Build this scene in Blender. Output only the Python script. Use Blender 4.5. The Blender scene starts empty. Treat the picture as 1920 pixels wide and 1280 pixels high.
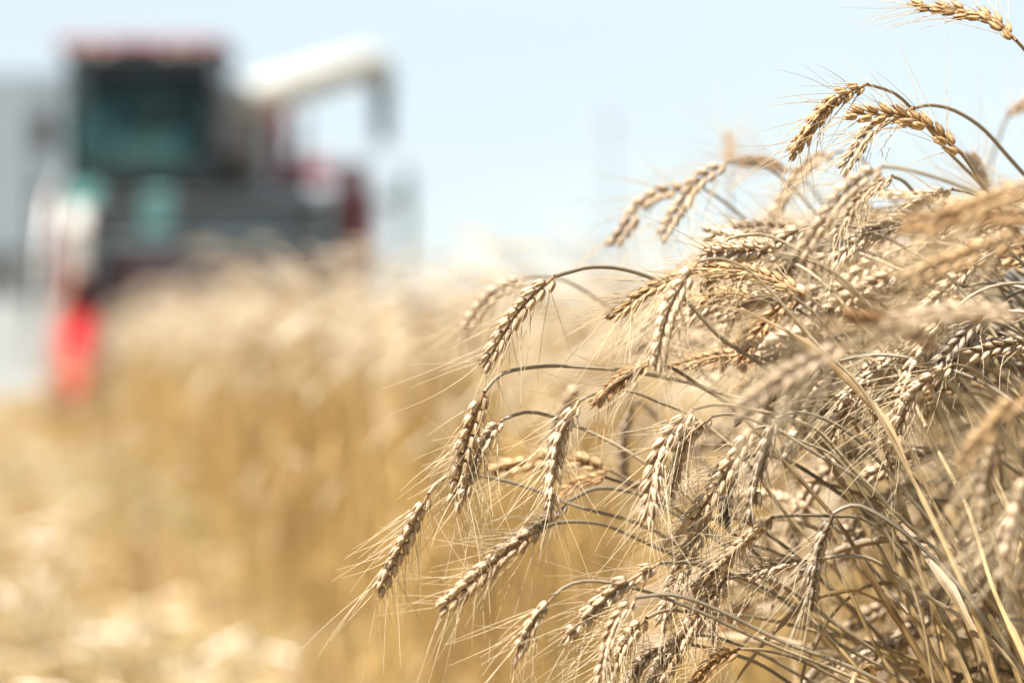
import bpy, math, random
import numpy as np
from mathutils import Matrix, Vector, Quaternion

random.seed(7)
rng = np.random.default_rng(7)
sc = bpy.context.scene
COL = sc.collection

# ------------------------------------------------------------------ camera, sky, sun, exposure
CAM_H, FPX, FOCUS = 0.80, 4960.0, 1.60          # lens height, focal length in photo pixels, focus distance
cam_d = bpy.data.cameras.new("camera")
cam = bpy.data.objects.new("camera", cam_d)
COL.objects.link(cam)
cam.location = (0, 0, CAM_H)
cam.rotation_euler = (math.radians(90), 0, 0)
cam_d.sensor_width = 36.0
cam_d.lens = FPX * 36.0 / 1920.0
cam_d.clip_start, cam_d.clip_end = 0.05, 6000
cam_d.dof.use_dof = True
cam_d.dof.focus_distance = FOCUS
cam_d.dof.aperture_fstop = 3.7
sc.camera = cam

SUN_EL, SUN_AZ = 55.0, 231.0                     # azimuth clockwise from +Y (view direction): high on the left
world = bpy.data.worlds.new("World")
sc.world = world
world.use_nodes = True
wn = world.node_tree
bg = wn.nodes["Background"]
sky = wn.nodes.new("ShaderNodeTexSky")
sky.sky_type = 'NISHITA'
sky.sun_disc = False
sky.sun_elevation = math.radians(SUN_EL)
sky.sun_rotation = math.radians(SUN_AZ)
sky.altitude = 300
sky.air_density, sky.dust_density, sky.ozone_density = 1.0, 0.6, 1.3
hs = wn.nodes.new("ShaderNodeHueSaturation")          # thin even high haze: the same everywhere in the sky
hs.inputs["Saturation"].default_value = 0.8
wn.links.new(sky.outputs[0], hs.inputs["Color"])
wtc = wn.nodes.new("ShaderNodeTexCoord")                # faint streaks of veil cloud over the whole sky
wmp = wn.nodes.new("ShaderNodeMapping")
wmp.inputs["Scale"].default_value = (1.0, 1.0, 3.0)
wnz = wn.nodes.new("ShaderNodeTexNoise")
wnz.inputs["Scale"].default_value = 3.2
wnz.inputs["Detail"].default_value = 3.0
wrp = wn.nodes.new("ShaderNodeValToRGB")
wrp.color_ramp.elements[0].position, wrp.color_ramp.elements[0].color = 0.40, (1, 1, 1, 1)
wrp.color_ramp.elements[1].position, wrp.color_ramp.elements[1].color = 0.66, (1.20, 1.16, 1.12, 1)
wmx = wn.nodes.new("ShaderNodeMix")
wmx.data_type, wmx.blend_type = 'RGBA', 'MULTIPLY'
wmx.inputs[0].default_value = 1.0
wn.links.new(wtc.outputs["Generated"], wmp.inputs[0])
wn.links.new(wmp.outputs[0], wnz.inputs["Vector"])
wn.links.new(wnz.outputs[0], wrp.inputs[0])
wn.links.new(hs.outputs[0], wmx.inputs[6])
wn.links.new(wrp.outputs[0], wmx.inputs[7])
wvl = wn.nodes.new("ShaderNodeMix")                     # an even veil of high haze, alike in every direction
wvl.data_type = 'RGBA'
wvl.inputs[0].default_value = 0.72
wvl.inputs[7].default_value = (4.6, 5.25, 5.6, 1)
wn.links.new(wmx.outputs[2], wvl.inputs[6])
wn.links.new(wvl.outputs[2], bg.inputs[0])
bg.inputs[1].default_value = 0.0515

sun_d = bpy.data.lights.new("sun", 'SUN')
sun = bpy.data.objects.new("sun", sun_d)
COL.objects.link(sun)
sun_d.energy = 5.0
sun_d.angle = math.radians(0.53)
sun_d.color = (1.0, 0.955, 0.89)
_az, _el = math.radians(SUN_AZ), math.radians(SUN_EL)
to_sun = Vector((math.sin(_az) * math.cos(_el), math.cos(_az) * math.cos(_el), math.sin(_el)))
sun.rotation_euler = to_sun.to_track_quat('Z', 'Y').to_euler()
sun.location = to_sun * 50

sc.view_settings.view_transform = 'Standard'
sc.view_settings.look = 'None'
sc.view_settings.gamma = 1.0
sc.view_settings.exposure = 1.76
sc.render.engine = 'CYCLES'
sc.cycles.use_denoising = True
sc.cycles.max_bounces = 8
sc.cycles.transparent_max_bounces = 8
sc.cycles.sample_clamp_indirect = 6.0

# ------------------------------------------------------------------ helpers
def PX(x, y, d):
    """A point d metres ahead of the lens that the photo shows at pixel x, y."""
    return np.array([(x - 960) / FPX * d, d, CAM_H + (640 - y) / FPX * d])

def unit(v):
    v = np.asarray(v, float)
    return v / (np.linalg.norm(v, axis=-1, keepdims=True) + 1e-12)

def spline(pts, n):
    """Catmull-Rom through pts, resampled to n points of even arc length."""
    p = np.asarray(pts, float)
    if len(p) == 2:
        return p[0] + (p[1] - p[0]) * np.linspace(0, 1, n)[:, None]
    q = np.vstack([2 * p[0] - p[1], p, 2 * p[-1] - p[-2]])
    out = []
    t = np.linspace(0, 1, 12, endpoint=False)[:, None]
    for i in range(1, len(q) - 2):
        a, b, c, d = q[i - 1], q[i], q[i + 1], q[i + 2]
        out.append(0.5 * (2 * b + (c - a) * t + (2 * a - 5 * b + 4 * c - d) * t ** 2 + (3 * b - a - 3 * c + d) * t ** 3))
    out.append(p[-1:])
    return resample(np.vstack(out), n)

def resample(c, n):
    s = np.concatenate([[0], np.cumsum(np.linalg.norm(np.diff(c, axis=0), axis=1))])
    u = np.linspace(0, s[-1], n)
    return np.stack([np.interp(u, s, c[:, k]) for k in range(3)], 1)

def arclen(c):
    return float(np.linalg.norm(np.diff(c, axis=0), axis=1).sum())

def frames(c, up=(0.3, -1, 0.2)):
    t = unit(np.gradient(c, axis=0))
    s = np.asarray(up, float)
    S = np.zeros_like(t)
    for i in range(len(t)):
        s = s - t[i] * s.dot(t[i])
        s = unit(s)
        S[i] = s
    return t, S, np.cross(t, S)

class MB:
    """Collects quads and triangles with uv, material index and a per-vertex tint into one mesh."""
    def __init__(self):
        self.v, self.f4, self.f3, self.m4, self.m3, self.uv, self.tint = [], [], [], [], [], [], []
        self.n = 0
    def add(self, V, F4=None, F3=None, mat=0, uv=None, tint=0.5):
        V = np.asarray(V, float).reshape(-1, 3)
        self.v.append(V)
        self.uv.append(np.zeros((len(V), 2)) if uv is None else np.asarray(uv, float))
        self.tint.append(np.full(len(V), tint) if np.isscalar(tint) else tint)
        if F4 is not None and len(F4):
            F4 = np.asarray(F4, int)
            self.f4.append(F4 + self.n)
            self.m4.append(np.full(len(F4), mat) if np.isscalar(mat) else mat)
        if F3 is not None and len(F3):
            F3 = np.asarray(F3, int)
            self.f3.append(F3 + self.n)
            self.m3.append(np.full(len(F3), mat))
        self.n += len(V)
    def tube(self, c, r, sides=6, mat=0, tint=0.5, cap=False):
        c = np.asarray(c, float)
        n = len(c)
        r = np.full(n, r) if np.isscalar(r) else np.asarray(r, float)
        t, S, B = frames(c)
        a = np.arange(sides) / sides * 2 * math.pi
        V = c[:, None, :] + r[:, None, None] * (np.cos(a)[None, :, None] * S[:, None, :] + np.sin(a)[None, :, None] * B[:, None, :])
        L = np.concatenate([[0], np.cumsum(np.linalg.norm(np.diff(c, axis=0), axis=1))])
        uv = np.stack([np.tile(np.abs(2 * np.arange(sides) / sides - 1), n), np.repeat(L, sides)], 1)
        self.add(V.reshape(-1, 3), grid_faces(n, sides), None, mat, uv, tint)
        if cap:
            for k in (0, n - 1):
                m = self.n
                self.add(np.vstack([V[k], c[k:k + 1]]), None, [(j, (j + 1) % sides, sides) for j in range(sides)], mat, None, tint)
    def box(self, lo, hi, mat=0, bevel=0.0):
        x0, y0, z0 = lo
        x1, y1, z1 = hi
        b = min(bevel, (x1 - x0) * .45, (y1 - y0) * .45, (z1 - z0) * .45)
        rings = []
        def ring(z, i):
            return [(x0 + i, y0 + b, z), (x0 + b, y0 + i, z), (x1 - b, y0 + i, z), (x1 - i, y0 + b, z),
                    (x1 - i, y1 - b, z), (x1 - b, y1 - i, z), (x0 + b, y1 - i, z), (x0 + i, y1 - b, z)]
        if b > 0:
            V = ring(z0, b) + ring(z0 + b, 0) + ring(z1 - b, 0) + ring(z1, b)
            self.add(V, list(map(tuple, grid_faces(4, 8))) + [(3, 2, 1, 0), (7, 6, 5, 4), (4, 3, 0, 7), (24, 25, 26, 27), (28, 29, 30, 31), (27, 28, 31, 24)], None, mat)
        else:
            V = [(x, y, z) for z in (z0, z1) for x, y in ((x0, y0), (x1, y0), (x1, y1), (x0, y1))]
            self.add(V, [(3, 2, 1, 0), (4, 5, 6, 7), (0, 1, 5, 4), (1, 2, 6, 5), (2, 3, 7, 6), (3, 0, 4, 7)], None, mat)
        return self
    def prism(self, poly, x0, x1, mat=0):
        """A y,z outline pushed from x0 to x1."""
        n = len(poly)
        V = [(x0, y, z) for y, z in poly] + [(x1, y, z) for y, z in poly]
        cy, cz = np.mean([p[0] for p in poly]), np.mean([p[1] for p in poly])
        V += [(x0, cy, cz), (x1, cy, cz)]
        self.add(V, [(i, (i + 1) % n, n + (i + 1) % n, n + i) for i in range(n)],
                 [((i + 1) % n, i, 2 * n) for i in range(n)] + [(n + i, n + (i + 1) % n, 2 * n + 1) for i in range(n)], mat)
        return self
    def lathe_x(self, prof, cx, cy, cz, sides=32, mat=0):
        """Profile of (x offset, radius) turned about an axis along x."""
        a = np.arange(sides) / sides * 2 * math.pi
        V = [(cx + px, cy + pr * math.cos(t), cz + pr * math.sin(t)) for px, pr in prof for t in a]
        self.add(V, grid_faces(len(prof), sides), None, mat)
        return self
    def build(self, name, mats, parent=None, smooth=True, loc=None, attr=False):
        me = bpy.data.meshes.new(name)
        V = np.vstack(self.v).astype(np.float32)
        me.vertices.add(len(V))
        me.vertices.foreach_set("co", V.ravel())
        f4 = np.vstack(self.f4) if self.f4 else np.zeros((0, 4), int)
        f3 = np.vstack(self.f3) if self.f3 else np.zeros((0, 3), int)
        loops = np.concatenate([f4.ravel(), f3.ravel()]).astype(np.int32)
        me.loops.add(len(loops))
        me.loops.foreach_set("vertex_index", loops)
        tot = np.concatenate([np.full(len(f4), 4), np.full(len(f3), 3)]).astype(np.int32)
        st = np.concatenate([[0], np.cumsum(tot)[:-1]]).astype(np.int32)
        me.polygons.add(len(tot))
        me.polygons.foreach_set("loop_start", st)
        me.polygons.foreach_set("material_index", np.concatenate(self.m4 + self.m3).astype(np.int32))
        me.polygons.foreach_set("use_smooth", np.full(len(tot), smooth))
        uvl = me.uv_layers.new(name="UVMap")
        uvl.data.foreach_set("uv", np.vstack(self.uv)[loops].astype(np.float32).ravel())
        if attr:
            at = me.attributes.new("tint", 'FLOAT', 'POINT')
            at.data.foreach_set("value", np.concatenate(self.tint).astype(np.float32))
        for m in (mats if isinstance(mats, (list, tuple)) else [mats]):
            me.materials.append(m)
        me.update(calc_edges=True)
        o = bpy.data.objects.new(name, me)
        COL.objects.link(o)
        if parent is not None:
            o.parent = parent
        if loc is not None:
            o.location = loc
        return o

_gf = {}
def grid_faces(n, s):
    if (n, s) not in _gf:
        i, j = np.meshgrid(np.arange(n - 1), np.arange(s), indexing='ij')
        k = (j + 1) % s
        _gf[(n, s)] = np.stack([i * s + j, i * s + k, (i + 1) * s + k, (i + 1) * s + j], -1).reshape(-1, 4)
    return _gf[(n, s)]

def tag(o, label=None, cat=None, group=None, kind=None):
    for k, v in (("label", label), ("category", cat), ("group", group), ("kind", kind)):
        if v:
            o[k] = v
    return o

def empty(name, loc):
    o = bpy.data.objects.new(name, None)
    o.empty_display_size = 0.05
    COL.objects.link(o)
    o.location = loc
    return o

# ------------------------------------------------------------------ materials
def new_mat(name):
    m = bpy.data.materials.new(name)
    m.use_nodes = True
    nt = m.node_tree
    return m, nt, nt.nodes["Principled BSDF"], nt.nodes["Material Output"]

def N(nt, t, **kw):
    n = nt.nodes.new(t)
    for k, v in kw.items():
        if k.startswith('i_'):
            n.inputs[int(k[2:])].default_value = v
        else:
            setattr(n, k, v)
    return n

def rgb(c):
    return (c[0], c[1], c[2], 1.0)

def mixc(nt, fac, a, b, mode='MIX'):
    n = nt.nodes.new("ShaderNodeMix")
    n.data_type = 'RGBA'
    n.blend_type = mode
    for sock, v in ((0, fac), (6, a), (7, b)):
        if hasattr(v, 'is_linked') or hasattr(v, 'links'):
            nt.links.new(v, n.inputs[sock])
        else:
            n.inputs[sock].default_value = v if sock == 0 else rgb(v)
    return n.outputs[2]

def ramp(nt, fac, stops):
    n = nt.nodes.new("ShaderNodeValToRGB")
    cr = n.color_ramp
    while len(cr.elements) > 1:
        cr.elements.remove(cr.elements[-1])
    for k, (p, c) in enumerate(stops):
        e = cr.elements[0] if k == 0 else cr.elements.new(p)
        e.position = p
        e.color = rgb(c)
    nt.links.new(fac, n.inputs[0])
    return n.outputs[0]

def noise(nt, scale, detail=3, vec=None, rough=0.6):
    n = nt.nodes.new("ShaderNodeTexNoise")
    n.inputs["Scale"].default_value = scale
    n.inputs["Detail"].default_value = detail
    n.inputs["Roughness"].default_value = rough
    if vec is not None:
        nt.links.new(vec, n.inputs["Vector"])
    return n.outputs[0]

def uv_scaled(nt, su, sv, rnd=True):
    uv = nt.nodes.new("ShaderNodeUVMap")
    mp = nt.nodes.new("ShaderNodeMapping")
    mp.inputs["Scale"].default_value = (su, sv, 1)
    nt.links.new(uv.outputs[0], mp.inputs[0])
    if rnd:
        oi = nt.nodes.new("ShaderNodeObjectInfo")
        cb = nt.nodes.new("ShaderNodeCombineXYZ")
        ml = N(nt, "ShaderNodeMath", operation='MULTIPLY', i_1=40.0)
        nt.links.new(oi.outputs["Random"], ml.inputs[0])
        nt.links.new(ml.outputs[0], cb.inputs[2])
        nt.links.new(cb.outputs[0], mp.inputs["Location"])
    return mp.outputs[0]

def obj_color(nt):
    return nt.nodes.new("ShaderNodeObjectInfo").outputs["Color"]

def finish(nt, bsdf, out, col, translucent=0.0, bump=None, bump_s=0.3, bump_d=0.001, tcol=None):
    nt.links.new(col, bsdf.inputs["Base Color"])
    if bump is not None:
        b = nt.nodes.new("ShaderNodeBump")
        b.inputs["Strength"].default_value = bump_s
        b.inputs["Distance"].default_value = bump_d
        nt.links.new(bump, b.inputs["Height"])
        nt.links.new(b.outputs[0], bsdf.inputs["Normal"])
    if translucent:
        tr = nt.nodes.new("ShaderNodeBsdfTranslucent")
        nt.links.new(col if tcol is None else tcol, tr.inputs[0])
        mx = nt.nodes.new("ShaderNodeMixShader")
        mx.inputs[0].default_value = translucent
        nt.links.new(bsdf.outputs[0], mx.inputs[1])
        nt.links.new(tr.outputs[0], mx.inputs[2])
        nt.links.new(mx.outputs[0], out.inputs[0])

def husk_material(name, attr=False):
    m, nt, b, out = new_mat(name)
    if attr:
        a = N(nt, "ShaderNodeAttribute", attribute_name="tint")
        base = ramp(nt, a.outputs["Fac"], [(0, (0.452, 0.359, 0.243)), (0.5, (0.602, 0.518, 0.383)), (1, (0.684, 0.619, 0.500))])
        b.inputs["Roughness"].default_value = 0.6
        finish(nt, b, out, base, 0.2)
        return m
    ge = nt.nodes.new("ShaderNodeTexCoord").outputs["Object"]
    blot = noise(nt, 220, 3, ge)
    vein = noise(nt, 1.0, 2, uv_scaled(nt, 22, 2.2))
    base = ramp(nt, blot, [(0.30, (0.42, 0.29, 0.16)), (0.46, (0.62, 0.49, 0.335)), (0.66, (0.74, 0.63, 0.49))])
    vn = ramp(nt, vein, [(0.34, (0.50, 0.37, 0.25)), (0.52, (1, 1, 1))])
    c = mixc(nt, 0.85, base, vn, 'MULTIPLY')
    sep = nt.nodes.new("ShaderNodeSeparateXYZ")
    uv = nt.nodes.new("ShaderNodeUVMap")
    nt.links.new(uv.outputs[0], sep.inputs[0])
    kl = ramp(nt, sep.outputs[0], [(0.38, (1, 1, 1)), (0.47, (0.52, 0.42, 0.33)), (0.53, (0.52, 0.42, 0.33)), (0.62, (1, 1, 1))])   # keel line
    c = mixc(nt, 0.75, c, kl, 'MULTIPLY')
    bs = ramp(nt, sep.outputs[1], [(0.05, (0.50, 0.38, 0.27)), (0.20, (1, 1, 1))])                                              # brown base of the husk, crease shade put into the colour
    c = mixc(nt, 0.8, c, bs, 'MULTIPLY')
    tipf = ramp(nt, sep.outputs[1], [(0.66, (0, 0, 0)), (1.0, (0.75, 0.75, 0.75))])
    c = mixc(nt, tipf, c, (0.30, 0.17, 0.07))
    oi = nt.nodes.new("ShaderNodeObjectInfo")
    rv = ramp(nt, oi.outputs["Random"], [(0, (0.80, 0.77, 0.74)), (0.5, (1, 1, 1)), (1, (1.1, 1.08, 1.04))])
    c = mixc(nt, 1.0, c, rv, 'MULTIPLY')
    c = mixc(nt, 1.0, c, obj_color(nt), 'MULTIPLY')
    b.inputs["Roughness"].default_value = 0.5
    b.inputs["Specular IOR Level"].default_value = 0.35
    warm = mixc(nt, 1.0, c, (1.0, 0.80, 0.52), 'MULTIPLY')
    finish(nt, b, out, c, 0.16, vein, 0.8, 0.0008, warm)
    return m

def stem_material(name, attr=False):
    m, nt, b, out = new_mat(name)
    if attr:
        a = N(nt, "ShaderNodeAttribute", attribute_name="tint")
        base = ramp(nt, a.outputs["Fac"], [(0, (0.165, 0.095, 0.028)), (0.5, (0.285, 0.172, 0.052)), (1, (0.40, 0.265, 0.092))])
        b.inputs["Roughness"].default_value = 0.5
        finish(nt, b, out, base, 0.12)
        return m
    st = noise(nt, 1.0, 3, uv_scaled(nt, 7, 14))
    bl = noise(nt, 1.0, 4, uv_scaled(nt, 1.2, 30))
    c = ramp(nt, st, [(0.30, (0.087, 0.067, 0.043)), (0.5, (0.205, 0.166, 0.111)), (0.72, (0.363, 0.300, 0.205))])
    lo_ = ramp(nt, st, [(0.30, (0.118, 0.075, 0.032)), (0.5, (0.284, 0.201, 0.095)), (0.72, (0.442, 0.340, 0.182))])
    sp_ = nt.nodes.new("ShaderNodeSeparateXYZ")
    nt.links.new(nt.nodes.new("ShaderNodeUVMap").outputs[0], sp_.inputs[0])
    c = mixc(nt, ramp(nt, sp_.outputs[1], [(0.08, (0, 0, 0)), (0.30, (1, 1, 1))]), c, lo_)
    d = ramp(nt, bl, [(0.34, (0.45, 0.42, 0.40)), (0.52, (1, 1, 1))])
    c = mixc(nt, 0.8, c, d, 'MULTIPLY')
    c = mixc(nt, 1.0, c, obj_color(nt), 'MULTIPLY')
    b.inputs["Roughness"].default_value = 0.42
    b.inputs["Specular IOR Level"].default_value = 0.45
    finish(nt, b, out, c, 0.0, st, 0.5, 0.0005)
    return m

def plain(name, col, rough=0.5, metal=0.0, var=0.0, scale=8.0, coat=0.0, translucent=0.0, spec=0.5):
    m, nt, b, out = new_mat(name)
    b.inputs["Roughness"].default_value = rough
    b.inputs["Metallic"].default_value = metal
    b.inputs["Coat Weight"].default_value = coat
    b.inputs["Specular IOR Level"].default_value = spec
    ge = nt.nodes.new("ShaderNodeTexCoord").outputs["Object"]
    n = noise(nt, scale, 4, ge)
    lo = tuple(x * (1 - var) for x in col)
    hi = tuple(min(1, x * (1 + var)) for x in col)
    finish(nt, b, out, ramp(nt, n, [(0.3, lo), (0.7, hi)]), translucent)
    return m

M = {}
M['husk'] = husk_material("wheat_husk")
M['stem'] = stem_material("wheat_straw")
M['husk_f'] = husk_material("field_husk", True)
M['stem_f'] = stem_material("field_straw", True)

m, nt, b, out = new_mat("wheat_awn")
c = mixc(nt, 1.0, (0.584, 0.473, 0.306), obj_color(nt), 'MULTIPLY')
b.inputs["Roughness"].default_value = 0.35
finish(nt, b, out, c, 0.3)
M['awn'] = m

m, nt, b, out = new_mat("dry_leaf")
st = noise(nt, 1.0, 3, uv_scaled(nt, 14, 9))
bl = noise(nt, 1.0, 4, uv_scaled(nt, 2.5, 22))
c = ramp(nt, st, [(0.32, (0.20, 0.125, 0.065)), (0.5, (0.36, 0.255, 0.14)), (0.7, (0.50, 0.385, 0.24))])
c = mixc(nt, 0.7, c, ramp(nt, bl, [(0.36, (0.45, 0.42, 0.42)), (0.55, (1, 1, 1))]), 'MULTIPLY')
c = mixc(nt, 1.0, c, obj_color(nt), 'MULTIPLY')
b.inputs["Roughness"].default_value = 0.5
finish(nt, b, out, c, 0.25, st, 0.5, 0.0006)
M['leaf'] = m

m, nt, b, out = new_mat("stubble_soil")
ge = nt.nodes.new("ShaderNodeTexCoord").outputs["Object"]
n1, n2 = noise(nt, 1.3, 4, ge), noise(nt, 22.0, 5, ge)
c = ramp(nt, n2, [(0.32, (0.092, 0.052, 0.016)), (0.5, (0.17, 0.101, 0.029)), (0.68, (0.255, 0.163, 0.052))])
c = mixc(nt, ramp(nt, n1, [(0.45, (0, 0, 0)), (0.75, (0.35, 0.35, 0.35))]), c, (0.30, 0.30, 0.10))
b.inputs["Roughness"].default_value = 0.9
finish(nt, b, out, c, 0, n2, 0.8, 0.03)
M['soil'] = m
M['yard'] = plain("pale_gravel", (0.159, 0.156, 0.144), 0.9, var=0.12, scale=3)

# ------------------------------------------------------------------ the setting
g = MB()
g.add([(-3000, -200, 0), (3000, -200, 0), (3000, 5000, 0), (-3000, 5000, 0)], [(0, 1, 2, 3)])
tag(g.build("ground", M['soil'], smooth=False), kind="structure")
g = MB()
g.add([(-60, 27.6, 0.004), (-5.05, 27.6, 0.004), (-7.4, 36, 0.004), (-7.4, 80, 0.004), (-60, 80, 0.004)], None, [(0, 1, 2), (0, 2, 3), (0, 3, 4)])
tag(g.build("farm_yard", M['yard'], smooth=False), kind="structure")

def edge_x(y):
    """Where the uncut crop begins, at distance y."""
    return 0.12 - 0.17 * (y - 2.2)

# ------------------------------------------------------------------ barn beyond the yard
M['sheet'] = plain("roof_sheet", (0.044, 0.058, 0.066), 0.6, 0.0, 0.08, 0.6)
M['wash'] = plain("limewash", (0.27, 0.275, 0.27), 0.85, 0, 0.05, 0.8)
M['wood'] = plain("grey_boards", (0.30, 0.28, 0.25), 0.8, 0, 0.2, 4)
bx0, bx1, by0, by1 = -24.0, -7.9, 58.0, 68.0
barn = empty("barn", ((bx0 + bx1) / 2, (by0 + by1) / 2, 0))
tag(barn, "large pale farm barn with blue-grey sheet roof beyond the harvester", "barn")
hx, hy = (bx1 - bx0) / 2, (by1 - by0) / 2
w = MB()
w.prism([(-hy, 0), (hy, 0), (hy, 3.0), (0, 7.0), (-hy, 3.0)], -hx, hx)
w.build("wall", M['wash'], barn, smooth=False)
k = 24
for side in (-1, 1):
    for j in range(k):
        x0 = -hx - 0.3 + (2 * hx + 0.6) * j / k
        x1 = -hx - 0.3 + (2 * hx + 0.6) * (j + 1) / k - 0.03
        s = MB()
        e, r = (side * (hy + 0.45), 2.72), (side * 0.02, 7.12)
        s.add([(x0, e[0], e[1]), (x1, e[0], e[1]), (x1, r[0], r[1]), (x0, r[0], r[1]),
               (x0, e[0], e[1] + .06), (x1, e[0], e[1] + .06), (x1, r[0], r[1] + .06), (x0, r[0], r[1] + .06)],
              [(0, 1, 2, 3), (7, 6, 5, 4), (0, 4, 5, 1), (1, 5, 6, 2), (2, 6, 7, 3), (3, 7, 4, 0)])
        s.build("roof_sheet", M['sheet'], barn, smooth=False)
for cx in (-4.5, 2.5):
    d = MB().box((cx - 1.6, -hy - 0.08, 0.02), (cx + 1.6, -hy - 0.005, 2.5), bevel=0.01).build("door", M['wood'], barn, smooth=False)
    MB().box((cx + 1.2, -hy - 0.14, 1.0), (cx + 1.28, -hy - 0.085, 1.3)).build("handle", M['sheet'], d, smooth=False)

# ------------------------------------------------------------------ utility pole far behind the crop
M['pole'] = plain("weathered_pole", (0.22, 0.27, 0.32), 0.8, 0, 0.15, 5)
M['porcelain'] = plain("porcelain", (0.5, 0.5, 0.5), 0.3)
px_, pd_ = 1142, 86.0
pole = empty("utility_pole", ((px_ - 960) / FPX * pd_, pd_, 0))
tag(pole, "tall grey utility pole far behind the crop, faint against the sky", "utility pole")
w = MB()
w.tube([(0, 0, 0), (0, 0, 4), (0, 0, 8.6)], [0.12, 0.10, 0.08], 10, cap=True)
w.build("post", M['pole'], pole)
MB().box((-0.55, -0.16, 7.9), (0.55, -0.06, 8.05), bevel=0.01).build("crossarm", M['pole'], pole, smooth=False)
for sx in (-0.45, 0, 0.45):
    w = MB()
    w.tube([(sx, -0.11, 8.05), (sx, -0.11, 8.12), (sx, -0.11, 8.25)], [0.04, 0.06, 0.03], 8, cap=True)
    w.build("insulator", M['porcelain'], pole)

# ------------------------------------------------------------------ combine harvester
M['red'] = plain("red_paint", (0.24, 0.006, 0.009), 0.65, 0, 0.3, 5, 0.0, spec=0.2)
M['dkred'] = plain("dusty_dark_red_paint", (0.158, 0.016, 0.024), 0.5, 0, 0.2, 3)
M['grey'] = plain("grey_panel_paint", (0.204, 0.228, 0.251), 0.45, 0, 0.12, 2)
M['dark'] = plain("dark_steel_and_shade", (0.017, 0.027, 0.032), 0.45, 0.2, 0.3, 6)  # dark steel, its colour also carrying the shadows around feeder and reel
M['black'] = plain("black_rubber", (0.018, 0.018, 0.02), 0.75, 0, 0.2, 12)
M['cream'] = plain("cream_paint", (0.35, 0.345, 0.315), 0.5, 0, 0.2, 3, 0.1)
M['steel'] = plain("worn_steel", (0.332, 0.332, 0.316), 0.35, 0.7, 0.2, 8)
M['lamp'] = plain("lamp_lens", (0.22, 0.21, 0.19), 0.2)
M['amber'] = plain("amber_lens", (0.75, 0.30, 0.03), 0.2)
m, nt, b, out = new_mat("tinted_glass")
b.inputs["Base Color"].default_value = (0.004, 0.018, 0.02, 1)
b.inputs["Roughness"].default_value = 0.06
b.inputs["Alpha"].default_value = 0.5
b.inputs["Specular IOR Level"].default_value = 0.35
M['glass'] = m
M['roofred'] = plain("faded_roof_red", (0.18, 0.012, 0.016), 0.5, 0, 0.2, 4)
M['rust'] = plain("rusty_tan_paint", (0.17, 0.06, 0.03), 0.6, 0, 0.3, 6)
M['seat'] = plain("seat_fabric", (0.06, 0.06, 0.065), 0.9)
M['teal'] = plain("teal_paint_and_reflection", (0.07, 0.20, 0.19), 0.4, 0, 0.2, 4)  # paint of the outer parts; inside the cab it imitates glass reflections
M['sleeve'] = plain("blue_grey_sleeve", (0.10, 0.15, 0.19), 0.7, 0, 0.15, 6)

CX, CY = -4.24, 30.2
comb = empty("combine_harvester", (CX, CY, 0))
tag(comb, "red combine harvester with dark glazed cab and white unloading tube, facing the camera", "combine harvester")
def part(name, mat, parent=comb, smooth=False):
    class _P(MB):
        def done(self):
            return self.build(name, M[mat], parent, smooth)
    return _P()

p = part("body", 'grey'); p.box((-1.15, 1.75, 1.25), (2.15, 7.4, 2.72), bevel=0.08); body = p.done()
p = part("side_panel", 'dkred', body); p.box((2.155, 1.6, 1.5), (2.36, 6.9, 2.70), bevel=0.05); p.done()
p = part("side_panel", 'dkred', body); p.box((-1.35, 1.9, 1.5), (-1.155, 6.9, 2.60), bevel=0.05); p.done()
p = part("front_panel", 'grey', body); p.box((0.95, 1.68, 1.95), (2.10, 1.745, 2.66), bevel=0.02); p.done()
p = part("louvre", 'dark', body)
for i in range(6):
    p.box((1.1, 1.64, 2.05 + i * 0.09), (1.95, 1.675, 2.09 + i * 0.09))
p.done()
p = part("steps_guard", 'teal'); p.prism([(-0.35, 1.9), (0.0, 1.95), (0.0, 2.6), (-0.3, 2.58)], -0.80, -0.42); p.done()
p = part("hydraulic_tank", 'teal'); p.box((0.05, -0.28, 1.95), (0.42, -0.02, 2.5), bevel=0.05); p.done()
p = part("chassis", 'dark'); p.box((-0.95, -0.2, 0.95), (1.95, 6.8, 1.245), bevel=0.04); p.done()
p = part("straw_hood", 'dkred')
p.prism([(7.405, 1.3), (9.0, 1.0), (9.2, 1.6), (8.6, 2.4), (7.405, 2.7)], -0.95, 1.95); p.done()
p = part("grain_tank", 'grey')
p.prism([(1.95, 2.725), (5.2, 2.725), (5.6, 3.62), (1.80, 3.62)], -0.85, 1.22); tank = p.done()
p = part("tank_rim", 'dkred', tank); p.box((-0.9, 1.70, 3.60), (1.27, 1.785, 3.70)); p.done()
p = part("tank_rim", 'dkred', tank); p.box((-0.9, 5.61, 3.60), (1.27, 5.70, 3.70)); p.done()
p = part("engine_cover", 'dkred'); p.box((-0.8, 5.75, 2.725), (1.8, 7.2, 3.30), bevel=0.08); p.done()
p = part("exhaust_pipe", 'dark', smooth=True); p.tube([(1.3, 6.6, 3.25), (1.3, 6.6, 3.7), (1.3, 6.9, 3.95)], 0.07, 12); p.done()

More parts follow.
